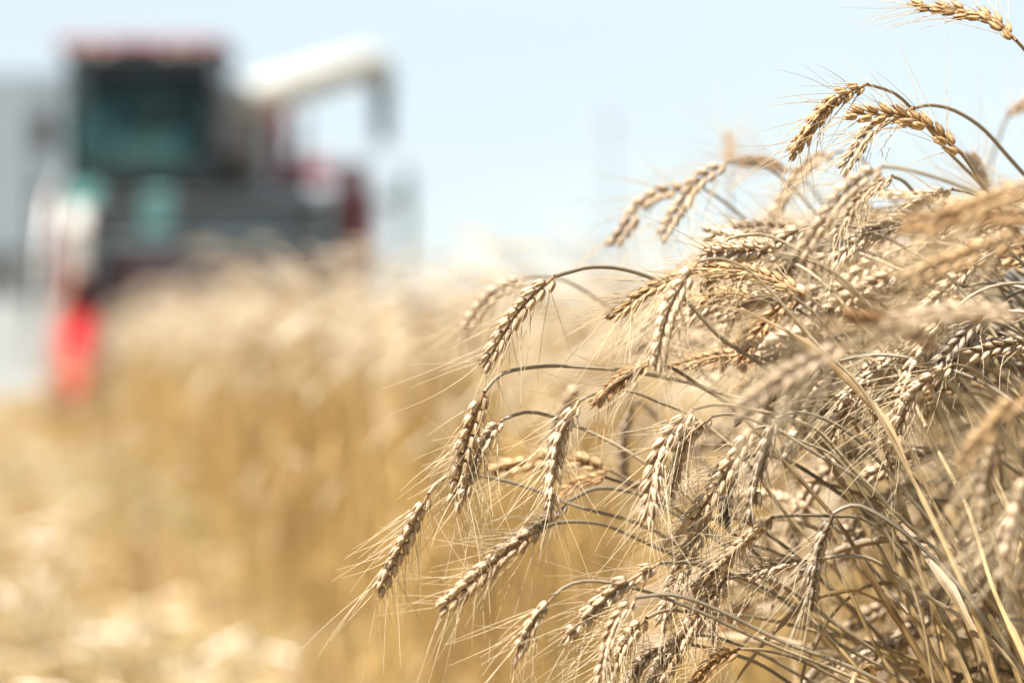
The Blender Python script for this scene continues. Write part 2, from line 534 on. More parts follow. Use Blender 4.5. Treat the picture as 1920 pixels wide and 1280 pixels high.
# cab
p = part("cab", 'dark')
p.box((-0.86, -0.02, 2.62), (0.86, 1.68, 2.82), bevel=0.03)
cab = p.done()
p = part("rear_wall", 'dark', cab); p.box((-0.84, 1.58, 2.825), (0.84, 1.68, 4.12)); p.done()
for sx in (-1, 1):
    p = part("pillar", 'dark', cab); p.tube([(sx * .81, 0.03, 2.8), (sx * .81, 0.00, 3.5), (sx * .81, 0.10, 4.14)], 0.055, 8); p.done()
    p = part("pillar", 'dark', cab); p.tube([(sx * .81, 1.55, 2.8), (sx * .81, 1.55, 3.5), (sx * .81, 1.55, 4.14)], 0.05, 8); p.done()
    p = part("side_window", 'glass', cab)
    p.box((sx * .83 - .008, 0.08, 2.83), (sx * .83 + .008, 1.5, 4.12)); p.done()
p = part("windscreen", 'glass', cab)
for i in range(8):
    pass
xs = np.linspace(-0.78, 0.78, 9)
Vw = [(x, -0.06 - 0.10 * (1 - (x / .78) ** 2) + 0.05 * (z - 2.8), z) for z in (2.83, 3.3, 3.8, 4.12) for x in xs]
p.add(Vw, [(r * 9 + c, r * 9 + c + 1, (r + 1) * 9 + c + 1, (r + 1) * 9 + c) for r in range(3) for c in range(8)])
p.done()
p = part("wiper", 'black', cab); p.tube([(-0.1, -0.19, 2.86), (0.25, -0.17, 3.4), (0.3, -0.15, 3.6)], 0.012, 6); p.done()
p = part("cab_roof", 'roofred', cab)
p.prism([(-0.28, 4.16), (1.75, 4.145), (1.78, 4.20), (1.6, 4.25), (-0.05, 4.25), (-0.26, 4.22)], -0.92, 0.92)
roof = p.done()
p = part("roof_visor", 'dark', cab); p.box((-0.88, -0.26, 4.02), (0.88, -0.12, 4.15), bevel=0.02); p.done()
for x in (-0.66, -0.36, 0.36, 0.66):
    p = part("work_light", 'lamp', roof); p.box((x - .09, -0.315, 4.05), (x + .09, -0.265, 4.14), bevel=0.015); p.done()
p = part("beacon", 'amber', roof, True); p.tube([(0.6, 1.1, 4.24), (0.6, 1.1, 4.31), (0.6, 1.1, 4.36)], [.07, .07, .03], 12, cap=True); p.done()
p = part("seat", 'seat', cab); p.box((-.28, 0.75, 3.0), (.28, 1.25, 3.15), bevel=0.04); p.box((-.26, 1.2, 3.15), (.26, 1.34, 3.85), bevel=0.05); p.done()
p = part("console", 'teal', cab); p.box((-.78, 0.25, 2.83), (-.34, 0.75, 3.45), bevel=0.05); p.done()  # teal reflections of the cab glass put into the console's colour
p = part("dashboard", 'teal', cab); p.box((-.3, 0.12, 2.83), (.5, 0.3, 3.2), bevel=0.05); p.done()  # teal here stands in for reflections on the windscreen
p = part("steering_wheel", 'black', cab, True)
a = np.linspace(0, 2 * math.pi, 25)
p.tube(np.stack([0.2 * np.cos(a), 0.42 + 0.10 * np.sin(a), 3.35 + 0.16 * np.sin(a)], 1), 0.018, 6)
p.tube([(0, 0.42, 3.35), (0, 0.34, 3.1), (0, 0.3, 2.8)], 0.03, 8)
p.done()
for sx in (-1, 1):
    p = part("mirror_arm", 'black'); p.tube([(sx * .86, 0.05, 3.75), (sx * 1.05, -0.22, 3.7), (sx * 1.08, -0.25, 3.35)], 0.018, 6); arm = p.done()
    p = part("mirror", 'black', arm); p.box((sx * 1.08 - .15, -0.30, 2.92), (sx * 1.08 + .15, -0.24, 3.42), bevel=0.02); p.done()
# left access ladder and platform
p = part("platform", 'dark'); p.box((-1.30, 0.0, 2.55), (-0.88, 1.6, 2.61)); p.done()
p = part("handrail", 'dark', smooth=True)
p.tube([(-1.22, -0.02, 1.0), (-1.22, -0.05, 2.4), (-1.22, -0.02, 3.2), (-1.22, 0.5, 3.3), (-1.22, 1.5, 3.3)], 0.03, 8); p.done()
lad = part("ladder", 'steel', smooth=True)
for x in (-1.28, -0.92):
    lad.tube([(x, -0.12, 0.6), (x, -0.08, 1.6), (x, 0.0, 2.58)], 0.03, 8)
lad = lad.done()
for i in range(6):
    p = part("rung", 'steel', lad); z = 0.7 + i * 0.33
    p.box((-1.25, -0.22, z), (-0.95, -0.06, z + 0.03)); p.done()
# right-hand guard rail at the rear of the body
p = part("guard_rail", 'dark', smooth=True)
for y in (2.2, 3.6):
    p.tube([(2.37, y, 2.55), (2.75, y, 2.55), (2.92, y, 2.75), (2.92, y, 2.9)], 0.035, 8)
    p.tube([(2.92, y, 1.6), (2.92, y, 2.3), (2.92, y, 2.9)], 0.035, 8)
p.tube([(2.92, 2.2, 2.9), (2.92, 2.9, 2.9), (2.92, 3.6, 2.9)], 0.035, 8)
p.tube([(2.92, 2.2, 1.7), (2.92, 2.9, 1.7), (2.92, 3.6, 1.7)], 0.035, 8)
p.done()
p = part("bracket", 'dkred'); p.prism([(1.55, 1.9), (1.75, 1.9), (1.75, 2.85), (1.55, 2.95)], 2.2, 2.52); p.done()
# unloading tube
p = part("unloading_tube", 'cream', smooth=True)
A, B = Vector((0.84, 0.55, 3.50)), Vector((2.50, 1.5, 4.14))
p.tube([A, A.lerp(B, .35), A.lerp(B, .7), B, B + Vector((.14, .08, -0.02))], [.24, .225, .21, .195, .17], 20, cap=True)
tube = p.done()
p = part("spout", 'cream', tube, True)
p.tube([B + Vector((-.02, -.02, 0)), B + Vector((.13, .06, -.07)), B + Vector((.17, .09, -.26))], [.19, .18, .155], 16); p.done()
p = part("rubber_sleeve", 'sleeve', tube, True)
p.tube([B + Vector((.17, .09, -.24)), B + Vector((.18, .09, -.6)), B + Vector((.18, .09, -.98))], [.14, .11, .09], 14); p.done()
p = part("tube_support", 'dkred'); p.box((1.32, 1.9, 2.725), (1.50, 2.1, 3.72), bevel=0.02); p.done()
p = part("tube_elbow", 'grey', smooth=True); p.tube([(0.98, 1.72, 2.9), (0.98, 1.2, 3.15), (0.90, 0.7, 3.42)], [.2, .22, .23], 16); p.done()
# wheels
def wheel(x, y, r, wdt):
    p = part("wheel", 'cream', smooth=True)
    p.lathe_x([(-.1 * wdt, 0.03), (-.1 * wdt, r * .5), (-.38 * wdt, r * .56), (.38 * wdt, r * .56), (.1 * wdt, r * .5), (.1 * wdt, 0.03)], x, y, r)
    wh = p.done()
    p = part("tyre", 'black', wh, True)
    h = wdt / 2
    p.lathe_x([(-h * .8, r * .57), (-h, r * .72), (-h * .96, r * .9), (-h * .7, r * .975), (h * .7, r * .975), (h * .96, r * .9), (h, r * .72), (h * .8, r * .57)], x, y, r, 36)
    for i in range(22):
        t = i / 22 * 2 * math.pi
        for s in (-1, 1):
            t2 = t + (0.14 if s > 0 else 0)
            p.tube([(x + s * h * .9, y + r * .95 * math.cos(t2 + .12), r + r * .95 * math.sin(t2 + .12)),
                    (x + s * h * .45, y + r * .99 * math.cos(t2 + .05), r + r * .99 * math.sin(t2 + .05)),
                    (x, y + r * .985 * math.cos(t2), r + r * .985 * math.sin(t2))], 0.03, 4)
    p.done()
for x in (-0.72, 1.72):
    wheel(x, 1.3, 0.86, 0.55)
for x in (-0.5, 1.5):
    wheel(x, 6.2, 0.6, 0.4)
# feeder house and header
p = part("feeder_house", 'dark')
p.prism([(-2.3, 0.55), (0.6, 1.25), (0.6, 2.2), (-0.3, 2.1), (-2.3, 1.45)], 0.3, 1.7); p.done()
hx0, hx1 = -0.36, 2.62
p = part("header", 'dkred')
p.box((hx0, -2.42, 0.30), (hx1, -2.30, 1.42), bevel=0.02)
p.prism([(-3.55, 0.22), (-2.43, 0.16), (-2.43, 0.28), (-3.55, 0.26)], hx0, hx1)
head = p.done()
p = part("top_beam", 'dkred', head); p.box((hx0, -2.5, 1.425), (hx1, -2.28, 1.60), bevel=0.03); p.done()
p = part("feed_auger", 'steel', head, True)
p.tube([(hx0 + .06, -2.8, 0.62), (1, -2.8, 0.62), (hx1 - .06, -2.8, 0.62)], 0.16, 16)
th = np.linspace(0, 16 * math.pi, 200)
xx = np.linspace(hx0 + .08, hx1 - .08, 200)
Vi = np.stack([xx, -2.8 + .16 * np.cos(th), .62 + .16 * np.sin(th)], 1)
Vo = np.stack([xx, -2.8 + .29 * np.cos(th), .62 + .29 * np.sin(th)], 1)
p.add(np.vstack([Vi, Vo]), [(i, i + 1, 201 + i, 200 + i) for i in range(199)])
p.done()
p = part("knife_bar", 'steel', head); p.box((hx0, -3.62, 0.20), (hx1, -3.56, 0.25)); p.done()
p = part("knife_guard", 'steel', head)
for i in range(46):
    x = hx0 + 0.04 + i * 0.078
    p.add([(x - .012, -3.6, .21), (x + .012, -3.6, .21), (x, -3.74, .235), (x, -3.6, .255)], None, [(0, 1, 2), (1, 3, 2), (3, 0, 2), (0, 3, 1)])
tag(p.done(), kind="stuff")
# left and right end sheets with crop dividers
for x, mt in ((hx0, 'red'), (hx1, 'dkred')):
    p = part("end_sheet", 'rust' if x < 1 else mt, head)
    p.prism([(-2.3, 0.16), (-2.3, 1.55), (-3.0, 1.25), (-3.7, 0.7), (-3.85, 0.2)], x - .07, x + .03)
    es = p.done()
    p = part("divider", mt, head, True)
    x = x + .14 if x < 1 else x
    pts = np.array([(x + .0, -2.5, 0.66), (x + .07, -3.1, 0.58), (x + .14, -3.7, 0.49), (x + .22, -4.3, 0.36), (x + .30, -4.8, 0.20)])
    t = np.arange(14) / 14 * 2 * math.pi
    sec = [(.21, .46), (.23, .50), (.225, .47), (.18, .33), (.05, .08)]
    Vd = [(q[0] + a * math.copysign(abs(math.cos(u)) ** .6, math.cos(u)), q[1], q[2] + b_ * math.copysign(abs(math.sin(u)) ** .7, math.sin(u)))
          for q, (a, b_) in zip(pts, sec) for u in t]
    p.add(Vd, grid_faces(5, 14), [(56 + j, 56 + (j + 1) % 14, 56 + (j + 2) % 14) for j in range(1)])
    p.done()
    p = part("shoe", 'black', head); p.box((x - .08, -4.5, 0.015), (x + .46, -3.5, .26), bevel=.03); p.done()
    p = part("skid", 'black', head); p.prism([(-2.9, 0.05), (-2.2, 0.05), (-2.1, .32), (-3.0, .2)], x + .05 if x < 1 else x - .2, x + .2 if x < 1 else x - .05); p.done()
    if x > 1:
        continue
    x = hx0
    p = part("reel_drive_cover", 'cream', head)
    p.prism([(-3.05, 1.52), (-2.45, 1.50), (-2.38, 2.05), (-2.75, 2.22), (-3.1, 1.95)], x + .02, x + .24); p.done()
    p = part("reel_arm", 'dkred', head); p.prism([(-2.35, 1.5), (-2.25, 1.62), (-3.1, 2.16), (-3.2, 2.04)], x + .25, x + .33); p.done()
    p = part("divider_rod", 'steel', head, True)
    p.tube([(x - .2, -3.2, 1.1), (x - .22, -3.0, 1.7), (x - .2, -2.7, 2.3), (x - .1, -2.4, 2.6)], 0.03, 8); p.done()
p = part("reel_shaft", 'dark', head, True)
ry, rz, rr = -3.15, 1.78, 0.50
p.tube([(hx0 + .3, ry, rz), (1.4, ry, rz), (hx1 - .1, ry, rz)], 0.09, 14); p.done()
for x in (hx0 + .36, 0.9, 2.0, hx1 - .2):
    p = part("reel_star", 'dark', head)
    for i in range(6):
        t = i / 6 * 2 * math.pi + .3
        p.tube([(x, ry, rz), (x, ry + rr / 2 * math.cos(t), rz + rr / 2 * math.sin(t)), (x, ry + rr * math.cos(t), rz + rr * math.sin(t))], .03, 6)
    p.done()
for i in range(6):
    t = i / 6 * 2 * math.pi + .3
    y, z = ry + rr * math.cos(t), rz + rr * math.sin(t)
    p = part("reel_bat", 'dark', head, True); p.tube([(hx0 + .3, y, z), (1.4, y, z), (hx1 - .1, y, z)], .035, 8); bat = p.done()
    p = part("tines", 'dark', bat)
    for x in np.arange(hx0 + .36, hx1 - .1, .11):
        p.tube([(x, y, z), (x, y + .03, z - .14), (x, y + .07, z - .26)], .008, 4)
    tag(p.done(), kind="stuff")

# ------------------------------------------------------------------ wheat: shared pieces
def almond(L, W, T, rings, sides, bend, keel=0.45):
    """A boat-shaped husk along +z: L long, W wide (x), T deep (y), tip bent towards +y, with a keel on +y."""
    t = np.linspace(0, 1, rings)
    prof = np.interp(t, [0, .06, .16, .30, .46, .62, .76, .87, .94, 1], [.30, .62, .90, 1.0, .97, .80, .55, .30, .14, .05])
    a = np.arange(sides) / sides * 2 * math.pi
    x = W / 2 * prof[:, None] * np.cos(a)[None]
    y = T / 2 * prof[:, None] * np.sin(a)[None]
    y = np.where(y > 0, y * (1 + keel), y * 0.75)
    z = (t * L)[:, None] + 0 * x
    y = y + bend * (t[:, None] - 0.45) ** 2 * np.sign(t[:, None] - 0.45) * L
    V = np.stack([x, y, z], -1).reshape(-1, 3)
    uv = np.stack([np.tile(np.abs(2 * np.arange(sides) / sides - 1), rings), np.repeat(t, sides)], 1)
    return V, grid_faces(rings, sides), uv

def rotx(a):
    c, s = math.cos(a), math.sin(a)
    return np.array([[1, 0, 0], [0, c, -s], [0, s, c]])
def roty(a):
    c, s = math.cos(a), math.sin(a)
    return np.array([[c, 0, s], [0, 1, 0], [-s, 0, c]])

def spikelet_mesh(rs, hi=True):
    """Glumes and florets of one spikelet: z along it, x across the fan, y away from the rachis."""
    out, tips = [], []
    rg, sd = (9, 8) if hi else (5, 4)
    j = lambda s: rs.normal(0, s)
    specs = [  # length, width, depth, fan angle, lean out, x offset, y offset, bend, awned
        (11.2, 4.2, 4.0, 0.19 + j(.05), 0.04 + j(.05), 0.9, 0.3, 0.24, True),
        (11.2, 4.2, 4.0, -0.19 + j(.05), 0.06 + j(.05), -0.9, 0.3, 0.24, True),
        (10.4, 3.5, 3.3, 0.0 + j(.10), 0.22 + j(.06), 0.0, 1.5, 0.12, rs.random() < .6),
    ]
    if hi:
        specs += [(8.6, 3.0, 2.4, 0.36 + j(.06), 0.12 + j(.05), 1.5, 0.9, 0.2, False),
                  (8.6, 3.0, 2.4, -0.36 + j(.06), 0.12 + j(.05), -1.5, 0.9, 0.2, False)]
    for L, W, T, fan, lean, ox, oy, bend, awned in specs:
        k = 1e-3 * (1 + j(.06))
        V, F, uv = almond(L * k, W * k, T * k, rg, sd, bend)
        R = roty(fan) @ rotx(-lean)
        V = V @ R.T + np.array([ox, oy, 0]) * 1e-3
        out.append((V, F, uv))
        if awned:
            tips.append((np.array([ox, oy, 0]) * 1e-3 + R @ np.array([0, bend * .3 * L * k, L * k * .98]), R @ unit([0, 0.25, 1.0])))
    return out, tips

rs0 = np.random.default_rng(3)
SPK = []
for i in range(14):
    parts_, tips_ = spikelet_mesh(rs0, True)
    mb = MB()
    for V, F, uv in parts_:
        mb.add(V, F, None, 0, uv)
    tmp = mb.build("spikelet", M['husk'])
    me = tmp.data
    bpy.data.objects.remove(tmp)
    SPK.append((me, tips_))
SPK_LO = [spikelet_mesh(rs0, False) for _ in range(10)]

def ear_layout(c, rs, roll, scale=1.0):
    """Spikelet frames along the ear curve c (neck to tip): list of (origin, 3x3 axes as columns x,y,z, size)."""
    L = arclen(c)
    n = max(8, int(L / (0.0040 * scale)))
    q = resample(c, n + 2)
    t, S, B = frames(q)
    res = []
    for i in range(n):
        k = i + 0.6
        i0 = int(k)
        tt, s0, b0 = t[i0 + 1], S[i0], B[i0]
        s = math.cos(roll) * s0 + math.sin(roll) * b0
        b = np.cross(tt, s)
        sg = 1 if i % 2 else -1
        f = i / (n - 1)
        size = .93 * scale * (0.72 + 0.33 * math.sin(math.pi * min(1, .12 + .80 * f)) ** .7) * rs.uniform(.92, 1.08)
        ang = rs.normal(0.23, 0.08) * (1 - .35 * f)
        if i == n - 1:
            ang = 0.05
        z = unit(tt * math.cos(ang) + sg * s * math.sin(ang) + b * rs.normal(0, .06))
        y = unit(sg * s - z * z.dot(sg * s))
        x = np.cross(y, z)
        o = q[i0] + (q[i0 + 1] - q[i0]) * (k - i0) + sg * s * 0.0010 * scale
        res.append((o, np.stack([x, y, z], 1), size))
    return res, q

def add_awn(mb, o, d, L, rs, spread=0.16, sides=3, segs=7, r=0.00028):
    d = unit(d + rs.normal(0, spread, 3))
    bend = unit(np.cross(d, rs.normal(0, 1, 3))) * abs(rs.normal(0.15, .28)) + np.array([0, 0, -0.10])
    pts = [o]
    for k in range(segs - 1):
        d = unit(d + bend / (segs - 1))
        pts.append(pts[-1] + d * L / (segs - 1))
    mb.tube(np.array(pts), np.linspace(r, r * .35, segs), sides)

TONES = {  # ear, stem, awn tints
    'straw': ((1.00, 1.00, 1.00), (1.0, 1.0, 1.0)),
    'pale':  ((1.14, 1.18, 1.24), (1.25, 1.22, 1.15)),
    'gold':  ((0.98, 0.87, 0.68), (1.05, 0.98, 0.84)),
    'brown': ((0.82, 0.65, 0.45), (0.85, 0.75, 0.62)),
    'grey':  ((0.72, 0.76, 0.84), (0.80, 0.82, 0.86)),
    'dark':  ((0.34, 0.35, 0.38), (0.55, 0.55, 0.56)),
}

def paint(o, t, rs, k=.05):
    j = 1 + rs.normal(0, k)
    o.color = (t[0] * j, t[1] * j, t[2] * j, 1)

def stem_radius(path, rs, thick=1.0):
    """Radius from neck (index 0) down to the root: bare peduncle, then leaf sheath, with swollen nodes."""
    L = np.concatenate([[0], np.cumsum(np.linalg.norm(np.diff(path, axis=0), axis=1))])
    sh = rs.uniform(0.20, 0.34)
    r = 0.00122 + 0.0004 * np.clip(L / 0.3, 0, 1)
    r = np.where(L > sh, r + 0.00085, r)
    for nd in (sh + rs.uniform(.14, .2), sh + rs.uniform(.34, .42)):
        r = r + 0.0006 * np.exp(-((L - nd) / 0.004) ** 2)
    return r * thick, L, sh

def make_leaf(root, base, path, L, at, rs, tone, length=None, width=None):
    """A dry blade leaving the stem at arc length `at` below the neck."""
    i = int(np.searchsorted(L, at))
    i = min(max(i, 1), len(path) - 2)
    o = path[i]
    up = unit(path[i - 1] - path[i + 1])
    az = rs.uniform(0, 2 * math.pi)
    side = unit(np.array([math.cos(az), 0.6 * math.sin(az), 0.0]))
    d = unit(up + side * rs.uniform(.3, .8))
    length = length or rs.uniform(.09, .27)
    width = width or rs.uniform(.004, .0082)
    n = 22
    pts, dirs = [o], []
    curl = rs.uniform(0.05, .24)
    for k in range(n - 1):
        d = unit(d + np.array([0, 0, -curl]) + rs.normal(0, .07, 3))
        pts.append(pts[-1] + d * length / (n - 1))
    c = np.array(pts)
    t, S, B = frames(c)
    tw = np.cumsum(rs.normal(.12, .22, n))
    f = np.linspace(0, 1, n)
    wd = width * (0.35 + 0.65 * np.sin(np.pi * np.clip(f * .85 + .12, 0, 1))) * (1 - f ** 4)
    X = np.cos(tw)[:, None] * S + np.sin(tw)[:, None] * B
    Y = -np.sin(tw)[:, None] * S + np.cos(tw)[:, None] * B
    cup = rs.uniform(.15, .4)
    cols = []
    us = np.linspace(-1, 1, 5)
    for u in us:
        cols.append(c + X * (u * wd / 2)[:, None] + Y * ((u * u - .4) * cup * wd)[:, None])
    V = np.stack(cols, 1).reshape(-1, 3) - base
    Lc = f * length
    uv = np.stack([np.tile(us * .5 + .5, n), np.repeat(Lc, 5)], 1)
    F = [(r * 5 + k, r * 5 + k + 1, (r + 1) * 5 + k + 1, (r + 1) * 5 + k) for r in range(n - 1) for k in range(4)]
    mb = MB()
    mb.add(V, F, None, 0, uv)
    o_ = mb.build("leaf", M['leaf'], root)
    paint(o_, tone, rs, .2)
    return o_

def make_stalk(stem, ear, rs, tone, label, group, detailed, scale=1.0, leaves=0, awn_len=0.037, awn_n=1.0, name="wheat_stalk"):
    """stem: neck -> root, ear: neck -> tip; world coordinates."""
    base = np.array([stem[-1][0], stem[-1][1], 0.0])
    root = empty(name, base)
    tag(root, label, "wheat", group)
    te, ts = TONES[tone]
    # stem
    r, L, sh = stem_radius(stem, rs, rs.uniform(.80, 1.04))
    wob = np.zeros_like(stem)
    for k in range(3):
        wob += np.sin(L[:, None] * rs.uniform(18, 70) + rs.uniform(0, 6.3, 3)) * rs.uniform(.0004, .0013)
    kn = sh + rs.uniform(-.05, .15)                                    # a slight kink at a joint
    stem = stem + wob * np.clip(L / .06, 0, 1)[:, None] * np.clip((L[-1] - L) / .05, 0, 1)[:, None]
    stem = stem + (np.clip(.12 - np.abs(L - kn), 0, 1) * rs.normal(0, .05))[:, None] * np.array([.8, .5, .3])
    mb = MB()
    mb.tube(stem - base, r, 8 if detailed else 6)
    so = mb.build("stem", M['stem'], root)
    paint(so, ts, rs, .12)
    # ear
    roll = math.pi / 2 + rs.uniform(-.75, .75)
    lay, q = ear_layout(ear, rs, roll, scale)
    mb = MB()
    mb.tube(q - base, np.linspace(.0011, .0006, len(q)) * scale, 6)
    aw = MB()
    if detailed:
        eo = mb.build("ear", M['husk'], root)
        paint(eo, te, rs, .03)
        for o, R, sz in lay:
            if rs.random() < .05:
                continue
            me, tips = SPK[rs.integers(len(SPK))]
            so = bpy.data.objects.new("spikelet", me)
            COL.objects.link(so)
            so.parent = eo
            mm = np.eye(4)
            mm[:3, :3] = R * np.array([.80, .82, 1.0]) * sz * .96
            mm[:3, 3] = o - base
            so.matrix_local = Matrix(mm.tolist())
            paint(so, te, rs, .07)
            for tp, td in tips:
                if rs.random() < .86 * awn_n:
                    add_awn(aw, o - base + R @ tp * sz, R @ td, float(np.clip(rs.normal(awn_len, .014), .008, .075)), rs)
    else:
        for o, R, sz in lay:
            parts_, tips = SPK_LO[rs.integers(len(SPK_LO))]
            for V, F, uv in parts_:
                mb.add((V * sz) @ R.T + o - base, F, None, 0, uv)
            for tp, td in tips:
                if rs.random() < .75 * awn_n:
                    add_awn(aw, o - base + R @ tp * sz, R @ td, float(np.clip(rs.normal(awn_len, .014), .008, .075)), rs, segs=5)
        eo = mb.build("ear", M['husk'], root)
        paint(eo, te, rs, .06)
    if aw.n:
        ao = aw.build("awns", M['awn'], eo)
        tag(ao, kind="stuff")
        paint(ao, tuple(.5 + .5 * v for v in te), rs, .05)
    for k in range(leaves):
        make_leaf(root, base, stem, L, sh + rs.uniform(-.02, .2), rs, ts)
    return root

def to_root(p, tan, rs, lean=None):
    """From the last traced stem point p, heading along tan, on down to the ground."""
    L = p[2]
    run = np.clip(tan[0], 0.05, .9) / max(.35, -tan[2]) * L * .34 + rs.uniform(.02, .14)
    if lean is not None:
        run = lean
    R = np.array([p[0] + run, p[1] + rs.uniform(-.04, .22), 0.0])
    P1 = p + tan * L * .24
    P2 = R + np.array([-.20, 0, .44])
    t = np.linspace(0, 1, 40)[1:, None]
    return (1 - t) ** 3 * p + 3 * (1 - t) ** 2 * t * P1 + 3 * (1 - t) * t ** 2 * P2 + t ** 3 * R

def traced(d, stem, ear, rs, dstem=0.05, dear=None):
    """stem: pixels from lower end to neck, ear: pixels neck to tip."""
    st = stem[::-1]
    if st[0] != ear[0]:
        st = [ear[0]] + st
    n = len(st)
    sp = np.array([PX(x, y, d + dstem * i / max(1, n - 1)) for i, (x, y) in enumerate(st)])
    c = spline(sp, max(14, int(arclen(sp) / .007)))
    tan = unit(c[-1] - c[-3])
    low = to_root(c[-1], tan, rs)
    full = np.vstack([c, low])
    ntot = int(arclen(full) / .010) + 20
    # fine near the neck, coarser below
    full = np.vstack([c, resample(np.vstack([c[-1:], low]), max(12, int(arclen(low) / .014)))[1:]])
    de = rs.uniform(-.022, .022) if dear is None else dear
    ep = np.array([PX(x, y, d + de * i / max(1, len(ear) - 1)) for i, (x, y) in enumerate(ear)])
    return full, spline(ep, 26)

# ------------------------------------------------------------------ wheat: the stalks one can tell apart
G_SHARP = "sharp wheat stalks at the edge of the crop"
G_NEAR = "soft wheat stalks nearest the lens"
G_BACK = "soft wheat stalks just behind the sharp ones"
